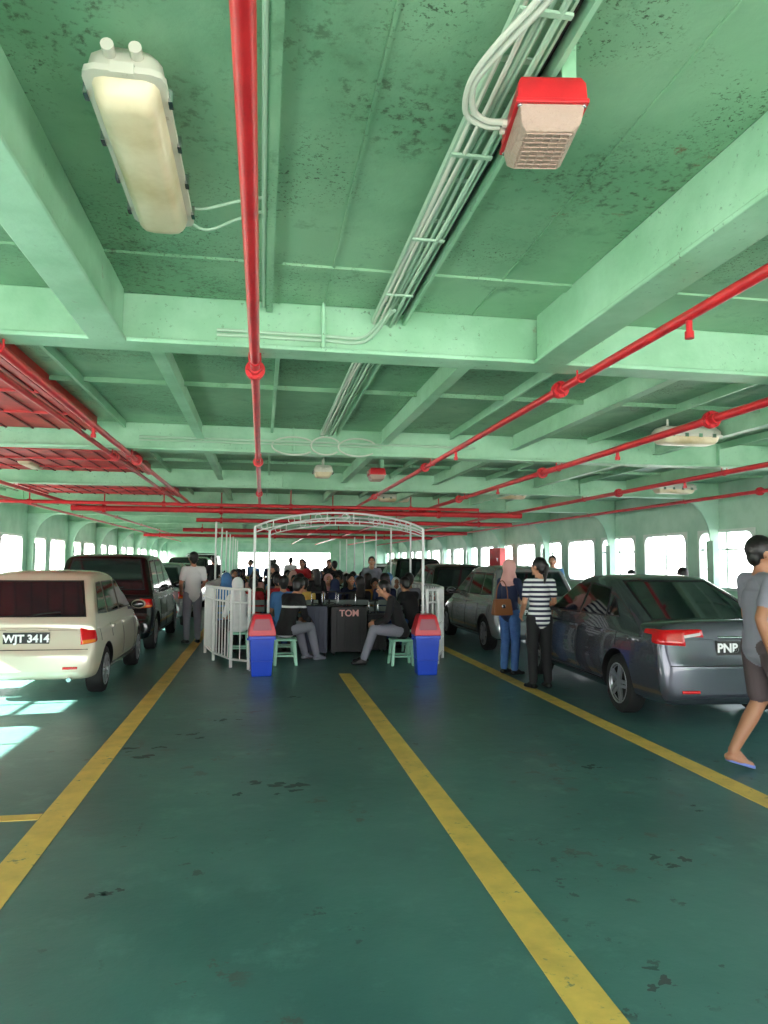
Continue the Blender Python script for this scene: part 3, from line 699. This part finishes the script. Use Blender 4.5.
# ------------------------------------------------------------------ cars
PROF_A = [(0,0),(.6,0),(.88,0),(.965,.08),(1.0,.3),(1.0,.52),(.985,.72),(.95,.9),(.86,.985),(.5,1.0),(0,1.01)]
PROF_B = [(0,0),(.6,0),(.86,0),(.955,.08),(.995,.28),(1.0,.5),(.985,.68),(.95,.85),(.87,.96),(.5,1.0),(0,1.01)]
def car(name, loc, paint, L, W, H, low, belt, gh, wb, wr_, wheels, rw, wins, rear, tail, plate=None, rim='alloy', hub=5, rz=0, prof=PROF_A, crown=.0, bev=.045):
    parent = bpy.data.objects.new(name, None); COL.objects.link(parent); parent.location = loc; parent.rotation_euler = (0, 0, rz)
    secs = []
    for (y, fw, zb, zt) in low:
        w = W/2*fw
        half = [(fx*w, y, zb+fz*(zt-zb)) for fx, fz in prof]
        secs.append(half + [(-x, y_, z) for x, y_, z in half[-2:0:-1]])
    b = MB(); b.loft(secs, paint, cap=False); n = len(secs[0]); o = (len(secs)-1)*n; k = b.m(paint); h = len(prof)
    for base in (0, o):
        for i in range(h-1):
            a, c = base+i, base+i+1; a2, c2 = base+(n-i) % n, base+(n-i-1) % n
            f = [a, c, c2, a2]; g = []
            for q in f:
                if q not in g: g.append(q)
            if len(g) > 2: b.f.append(g); b.mi.append(k)
    body = b.build('body')
    sub = body.modifiers.new('s', 'SUBSURF'); sub.levels = 2; sub.render_levels = 2
    me = eval_mesh(body)
    c = MB()
    for y in wheels:
        for sx in (-1, 1):
            nn = 36; R = rw+.045
            x0, x1 = sx*(W/2-.3), sx*(W/2+.1)
            vs = [(x0, y+R*math.cos(2*math.pi*j/nn), rw+.01+R*math.sin(2*math.pi*j/nn)) for j in range(nn)] + [(x1, y+R*math.cos(2*math.pi*j/nn), rw+.01+R*math.sin(2*math.pi*j/nn)) for j in range(nn)]
            c.add(vs, [tuple(range(nn)), tuple(range(nn, 2*nn))] + [(j, (j+1) % nn, nn+(j+1) % nn, nn+j) for j in range(nn)], 'black')
    cut = c.build('cut')
    bo = body.modifiers.new('b', 'BOOLEAN'); bo.operation = 'DIFFERENCE'; bo.object = cut; bo.solver = 'EXACT'; bo.material_mode = 'TRANSFER'
    verts0 = [v.co.copy() for v in me.vertices]; polys0 = [tuple(p.vertices) for p in me.polygons]
    bvh = BVHTree.FromPolygons(verts0, polys0)
    me2 = eval_mesh(body); body.modifiers.clear(); body.data = me2; bpy.data.objects.remove(cut)
    me2.polygons.foreach_set('use_smooth', [True]*len(me2.polygons)); me2.set_sharp_from_angle(angle=math.radians(40))
    body.parent = parent
    g = MB(); zr = H
    def xs(z): return wb+(wr_-wb)*(z-belt)/(zr-belt)
    yrb, yrt, yft, yfb = gh
    st = [(yrb-.03, belt-.03), (yrb, belt), (yrt, zr-.045-crown), (yrt+.10, zr-.015-crown*.6), (yrt+.35, zr-.005-crown*.2), ((yrt+yft)/2, zr), (yft-.35, zr-.008-crown*.2), (yft-.14, zr-.016-crown*.6), (yft, zr-.045-crown), (yfb, belt), (yfb+.03, belt-.03)]
    ss = []
    for y, zt in st:
        zt = max(zt, belt-.03)
        za = max(belt-.07, zt-.06)
        half = [(xs(belt-.1), y, belt-.1), (xs(za), y, za), (xs(zt)-.025, y, zt-.02), (xs(zt)-.07, y, zt-.004), (xs(zt)*.55, y, zt+.008), (0, y, zt+.012)]
        ss.append([(x, y_, z) for x, y_, z in half] + [(-x, y_, z) for x, y_, z in half[-2::-1]])
    g.loft(ss, paint, cap=True, closed=False)
    gb = g.build('cabin', parent=parent, sharp=50)
    bv_ = gb.modifiers.new('b', 'BEVEL'); bv_.width = bev; bv_.segments = 5; bv_.limit_method = 'ANGLE'; bv_.angle_limit = math.radians(32)
    gv = BVHTree.FromPolygons([Vector(v) for v in g.v], g.f)
    d = MB()
    def patch(bv, cs, dr, off, mt, n=8):
        dr = Vector(dr).normalized(); cs = [Vector(q) for q in cs]; vs = []
        for i in range(n+1):
            for j in range(n+1):
                p = cs[0].lerp(cs[1], j/n).lerp(cs[3].lerp(cs[2], j/n), i/n)
                hit = bv.ray_cast(p-dr*3, dr)[0]
                if hit is None: return
                vs.append(hit-dr*off)
        d.add(vs, [(i*(n+1)+j, i*(n+1)+j+1, (i+1)*(n+1)+j+1, (i+1)*(n+1)+j) for i in range(n) for j in range(n)], mt)
    for q in wins:
        cx = sum(a for a, _ in q)/4; cz = sum(z for _, z in q)/4
        for sx in (-1, 1):
            big = [(cx+(a-cx)*1.05, cz+(z-cz)*1.10) for a, z in q]
            patch(gv, [(0, a, z) for a, z in big], (-sx, 0, 0), .004, 'black'); patch(gv, [(0, a, z) for a, z in q], (-sx, 0, 0), .008, 'glass_dark')
    (z0, w0, z1, w1) = rear
    patch(gv, [(-w0-.025, 0, z0-.02), (w0+.025, 0, z0-.02), (w1+.025, 0, z1+.02), (-w1-.025, 0, z1+.02)], (0,1,0), .005, 'black')
    patch(gv, [(-w0, 0, z0), (w0, 0, z0), (w1, 0, z1), (-w1, 0, z1)], (0,1,0), .011, 'glass_mid')
    patch(gv, [(-w0, 0, z0+.0), (w0, 0, z0+.0), (w1, 0, z1), (-w1, 0, z1)], (0,-1,0), .008, 'glass_dark')
    # lamps wrap around the body corner: cast outward from a pivot inside the corner
    for (px, py, a0, a1, zz, off, mt) in tail:
        for sx in (-1, 1):
            na, nz = 18, 7; vs = []; ok = True
            for i in range(nz+1):
                for j in range(na+1):
                    t = j/na; a = math.radians(a0+(a1-a0)*t)
                    zl = zz[0]+(zz[2]-zz[0])*t; zh = zz[1]+(zz[3]-zz[1])*t
                    z = zl+(zh-zl)*i/nz; dr = Vector((math.cos(a)*sx, math.sin(a), 0))
                    hit = bvh.ray_cast(Vector((px*sx, py, z)), dr)[0]
                    if hit is None: ok = False; break
                    edge = 0 if (i in (0, nz) or j in (0, na)) else 1
                    vs.append(hit+dr*(off if edge else -.004))
                if not ok: break
            if ok: d.add(vs, [(i*(na+1)+j, i*(na+1)+j+1, (i+1)*(na+1)+j+1, (i+1)*(na+1)+j) for i in range(nz) for j in range(na)], mt)
    def sxp(y, z):
        h_ = bvh.ray_cast(Vector((3, y, z)), Vector((-1, 0, 0)))[0]; return h_.x if h_ else W/2
    ys = sorted({round(q[0][0]-.04, 2) for q in wins} | {round(wins[-1][1][0]+.05, 2)})
    for y in ys:
        if any(abs(y-w) < rw+.06 for w in wheels): zlo = rw*2+.09
        else: zlo = .34
        for sx in (-1, 1): d.tube([(sx*(sxp(y, z)+.0005), y, z) for z in np.linspace(zlo, belt-.05, 8)], .004, 'black', 4)
    for q in wins[-2:]:
        y = q[0][0]+.08; z = belt-.12
        for sx in (-1, 1): d.box((sx*(sxp(y, z)+.01), y, z), (.025, .16, .025), paint)
    for sx in (-1, 1):
        d.tube([(sx*(sxp(y, .3)+.001), y, .30) for y in np.linspace(wheels[0]+rw+.08, wheels[1]-rw-.08, 6)], .012, 'black', 6)
        d.ell((sx*(wb+.14), yfb-.38, belt+.07), (.10, .06, .065), paint); d.box((sx*(wb+.03), yfb-.38, belt+.02), (.12, .04, .04), 'black')
        d.ell((sx*(wb+.14), yfb-.43, belt+.07), (.085, .02, .05), 'glass_mid')
    def yr(x, z):
        h_ = bvh.ray_cast(Vector((x, -2, z)), Vector((0, 1, 0)))[0]; return h_.y if h_ else 0
    pz = plate[1] if plate else .6
    y_ = min(yr(-.25, pz), yr(.25, pz), yr(0, pz))
    d.box((0, y_-.006, pz), (.48, .014, .14), 'plate_black')
    d.tube([(x, yr(x, pz+.1)-.006, pz+.1) for x in np.linspace(-.22, .22, 5)], .013, 'chrome' if plate and plate[2] > .59 else paint, 6)
    d.tube([(x, yr(x, belt-.10)-.001, belt-.10) for x in np.linspace(-W*.34, W*.34, 9)], .002, 'black', 4)
    zs = plate[2] if plate else .5
    d.tube([(x, yr(x, zs)-.001, zs) for x in np.linspace(-W*.42, W*.42, 15)], .005, 'black', 4)
    for sx in (-1, 1): d.tube([(sx*x, yr(sx*x, .36)-.003, .36) for x in np.linspace(W*.26, W*.36, 4)], .014, 'tail_red', 6)
    if name != 'sedan_car': d.tube([(0, gh[0]+.0, belt+.05), (.12, gh[0]+.0, belt+.08), (.32, gh[0]+.02, belt+.10)], .008, 'black', 6)
    d.box((0, .12+.05, .27), (W*.66, .1, .08), 'black')
    d.tube([(W*.3, .1, .24), (W*.3, .02, .23)], .025, 'chrome', 10)
    d.build('details', parent=parent, sharp=60)
    if plate:
        c = bpy.data.curves.new('plate_text', 'FONT'); c.body = plate[0]; c.size = .115; c.align_x = 'CENTER'; c.align_y = 'CENTER'; c.extrude = .001; c.offset = .004
        t = bpy.data.objects.new('plate_text', c); COL.objects.link(t); c.materials.append(M['plate_text']); t.parent = parent
        t.location = (0, y_-.016, pz); t.rotation_euler = (math.pi/2, 0, 0)
    wm = MB()
    for y in wheels:
        for sx in (-1, 1):
            x = sx*(W/2-.12); c0 = (x, y, rw)
            wm.lathe([(-.09, rw*.62), (-.095, rw*.8), (-.085, rw*.95), (-.06, rw), (.06, rw), (.085, rw*.95), (.095, rw*.8), (.09, rw*.66), (.085, rw*.64)], c0, 'rubber')
            wm.lathe([(sx*.085, rw*.66), (sx*.088, rw*.60), (sx*.03, rw*.56), (sx*.02, 0.01)], c0, 'black')
            wm.lathe([(sx*.09, rw*.70), (sx*.096, rw*.66), (sx*.085, rw*.60), (sx*.07, rw*.58)], c0, rim)
            wm.lathe([(sx*.06, rw*.18), (sx*.085, rw*.16), (sx*.092, .001)], c0, rim, 14)
            for j in range(hub):
                a = 2*math.pi*j/hub+.3
                R = Matrix.Rotation(a, 3, 'X')
                for off in ((-.02, .02) if hub == 5 else (0,)):
                    wm.box(Vector(c0)+R @ Vector((sx*.082, off*1.2, rw*.36)), (.02, .03, rw*.52), rim, R @ Matrix.Rotation(off*3, 3, 'X'))
    wm.build('wheels', parent=parent)
    return parent

def hatch(name, loc, paint, L=3.5, W=1.5, H=1.42, belt=.88, rw=.27, plate=None, rake=.27, hub=8, rz=0, rnd=0):
    if rnd:
        low = [(0,.70,.33,.49),(.015,.80,.29,.54),(.045,.88,.26,.585),(.075,.90,.24,.72),(.105,.925,.23,belt-.04),(.17,.95,.21,belt+.01),(.4,.99,.2,belt+.015),(L*.3,1,.19,belt+.01),(L*.5,1,.19,belt),
               (L*.7,1,.19,belt-.02),(L*.78,.99,.2,belt-.03),(L*.9,.95,.2,belt-.13),(L*.965,.86,.22,belt-.24),(L,.70,.28,.5)]
        wb, wr_ = W/2*.90, W/2*.71; y0 = .13; crown = .03; bev = .07; prof = PROF_B
    else:
        low = [(0,.82,.32,.50),(.02,.90,.28,.55),(.055,.95,.25,.60),(.075,.96,.23,.76),(.095,.965,.22,belt-.03),(.14,.975,.21,belt+.015),(.4,1,.2,belt+.02),(L*.3,1,.19,belt+.01),(L*.5,1,.19,belt),
               (L*.7,1,.19,belt-.02),(L*.78,.99,.2,belt-.03),(L*.9,.96,.2,belt-.13),(L*.965,.88,.22,belt-.24),(L,.74,.28,.5)]
        wb, wr_ = W/2*.955, W/2*.77; y0 = .115; crown = .01; bev = .045; prof = PROF_A
    gh = (y0, y0+rake, L*.50, L*.74)
    z0, z1 = belt+.06, H-.11-crown
    def yy(z): return y0+rake*(z-belt)/(H-belt)
    f = lambda z: L*.74+(L*.50-L*.74)*(z-belt)/(H-belt)
    wins = [[(yy(z0)+.20, z0+.02), (L*.235, z0), (L*.235, z1), (yy(z1)+.20, z1-.01)],
            [(L*.26, z0), (L*.43, z0), (L*.43, z1), (L*.26, z1)],
            [(L*.455, z0), (f(z0)-.17, z0), (f(z1)-.14, z1), (L*.455, z1)]]
    tl = belt-.27
    tail = [(W*.29, .30, -64, -24, (tl, belt-.02, tl+.03, belt-.05), .012, 'tail_red'),
            (W*.29, .30, -61, -32, (tl+.015, tl+.065, tl+.035, tl+.075), .016, 'tail_amber')]
    rg = (belt+.06, wb-.12, H-.095-crown, wr_-.085) if rnd else (belt+.07, wb-.15, H-.10, wr_-.11)
    return car(name, loc, paint, L, W, H, low, belt, gh, wb, wr_, (.60, L-.66), rw, wins, rg, tail, plate, 'alloy', hub, rz, prof, crown, bev)

hatch('hatchback_car', (-2.54, 8.5, 0), 'paint_beige', W=1.54, H=1.42, belt=.87, rake=.36, plate=('WJT 3414', .68, .56), rnd=1)
hatch('minivan', (-2.62, 12.75, 0), 'paint_black', L=4.1, W=1.66, H=1.66, belt=1.0, rw=.31, rake=.2, plate=('PKC 812', .72, .56), hub=5)
hatch('hatchback_car', (-2.5, 17.5, 0), 'paint_silver', L=3.8, W=1.62, H=1.5, belt=.92, rw=.29, plate=('PJR 5530', .7, .56), rnd=1)
hatch('hatchback_car', (-2.6, 22.0, 0), 'paint_maroon', L=3.8, W=1.62, H=1.48, belt=.92, rw=.29, plate=('PLG 91', .7, .56), rnd=1)
hatch('minivan', (-2.6, 26.5, 0), 'paint_black', L=4.1, W=1.66, H=1.7, belt=1.0, rw=.31, rake=.2)
hatch('minivan', (-2.6, 32, 0), 'paint_white', L=4.1, W=1.66, H=1.9, belt=1.0, rw=.31, rake=.2)
hatch('hatchback_car', (4.74, 11.9, 0), 'paint_silver', L=3.9, W=1.68, H=1.5, belt=.93, rw=.30, plate=('PMA 7701', .7, .56), hub=5, rnd=1)
hatch('hatchback_car', (4.75, 16.6, 0), 'paint_black', L=3.9, W=1.66, H=1.52, belt=.93, rw=.30, rnd=1)
hatch('minivan', (4.75, 21.3, 0), 'paint_black', L=4.1, W=1.66, H=1.68, belt=1.0, rw=.31)
hatch('hatchback_car', (4.7, 26, 0), 'paint_white', L=3.8, W=1.62, H=1.5, belt=.92, rw=.29, rnd=1)
# sedan
L, W, H, belt = 4.42, 1.69, 1.42, .94
low = [(0,.80,.34,.58),(.03,.90,.28,.66),(.07,.94,.25,.88),(.09,.95,.23,1.005),(.15,.96,.21,1.025),(.6,1,.19,.995),(1.1,1,.18,.97),(1.7,1,.18,.96),(2.5,1,.18,.94),(3.1,1,.18,.925),(3.5,.985,.19,.90),(4.05,.94,.2,.78),(4.33,.84,.24,.64),(4.42,.7,.32,.54)]
wins = [[(.98, 1.0), (1.26, .995), (1.26, 1.19), (1.20, 1.165)], [(1.29, .99), (1.97, .985), (1.94, 1.31), (1.42, 1.27)], [(2.04, .985), (2.92, .975), (2.42, 1.29), (2.02, 1.315)]]
tail = [(.55, .40, -122, -3, (.86, .94, .875, .925), .012, 'tail_red'),
        (.55, .40, -92, -35, (.775, .94, .80, .935), .014, 'tail_red'),
        (.55, .40, -116, -88, (.875, .91, .85, .885), .018, 'tail_clear')]
car('sedan_car', (4.49, 6.2, 0), 'paint_grey', L, W, H, low, belt, (.42, 1.48, 2.35, 3.25), W/2*.93, W/2*.68, (.92, 3.52), .305, wins, (1.0, .60, 1.35, .47), tail, ('PNB 5720', .76, .60), 'alloy', 5, math.radians(-2.5))

# ------------------------------------------------------------------ extras
b = MB(); b.box((0,0,.35), (.5,.22,.7), 'panel_red'); b.box((0,-.115,.35), (.42,.01,.6), 'pipe_red'); b.box((.15,-.125,.35), (.03,.02,.1), 'chrome')
b.tube([(0, 0, 0), (0, 0, -1.3)], .03, 'pipe_red', 8)
b.build('fire_hose_cabinet', (7.05, 21.0, 1.3), -1.2, bevel=.008)
b = MB()
for i in range(6): b.box((0, -.55+i*.22, .35), (.25, .2, .5), 'orange')
b.box((0,0,.05), (.32,1.4,.1), 'frame_white'); b.box((0,0,.65), (.32,1.4,.08), 'frame_white')
b.build('life_jacket_rack', (7.38, 12.85, .0))
b = MB()
b.tube([(XL+.2, 45.6, 1.1), (XR-.2, 45.6, 1.1)], .03, 'white_paint', 8); b.tube([(XL+.2, 45.6, .6), (XR-.2, 45.6, .6)], .025, 'white_paint', 8)
for x in np.linspace(XL+.2, XR-.2, 11): b.tube([(x, 45.6, 0), (x, 45.6, 1.1)], .025, 'white_paint', 8)
b.build('bow_railing')
b = MB(); b.bx((-900, -900, -5.2), (900, 1400, -5), 'sea'); b.build('sea_ground')

# ------------------------------------------------------------------ light
w = bpy.data.worlds.new('w'); S.world = w; w.use_nodes = True; nt = w.node_tree
bg = nt.nodes['Background']; tc = nt.nodes.new('ShaderNodeTexCoord'); sp = nt.nodes.new('ShaderNodeSeparateXYZ'); rp_ = nt.nodes.new('ShaderNodeValToRGB')
nt.links.new(tc.outputs['Generated'], sp.inputs[0]); nt.links.new(sp.outputs['Z'], rp_.inputs[0]); nt.links.new(rp_.outputs[0], bg.inputs[0])
rp_.color_ramp.elements[0].position = 0; rp_.color_ramp.elements[0].color = (1, .985, .95, 1)
rp_.color_ramp.elements[1].position = .7; rp_.color_ramp.elements[1].color = (.6, .75, 1, 1)
bg.inputs[1].default_value = 7.2
sun = bpy.data.lights.new('sun', 'SUN'); sun.energy = 75; sun.angle = math.radians(.6); sun.color = (1, .92, .82)
so = bpy.data.objects.new('sun', sun); COL.objects.link(so)
d = Vector((.84, .10, -.49)).normalized(); so.rotation_euler = d.to_track_quat('-Z', 'Y').to_euler()

# ------------------------------------------------------------------ camera
cam = bpy.data.cameras.new('cam'); co = bpy.data.objects.new('camera', cam); COL.objects.link(co)
cam.sensor_fit = 'VERTICAL'; cam.sensor_height = 36; cam.lens = 36*720/1024; cam.clip_end = 3000
t, p = math.radians(9.6), math.radians(4.0)
F = Vector((math.sin(t)*math.cos(p), math.cos(t)*math.cos(p), math.sin(p)))
R_ = Vector((math.cos(t), -math.sin(t), 0)); U = R_.cross(F)
m = Matrix((R_, U, -F)).transposed() @ Matrix.Rotation(math.radians(.4), 3, 'Z')
co.matrix_world = Matrix.Translation((0, 0, 1.55)) @ m.to_4x4()
S.camera = co
S.view_settings.view_transform = 'Standard'; S.view_settings.look = 'None'; S.view_settings.exposure = .12
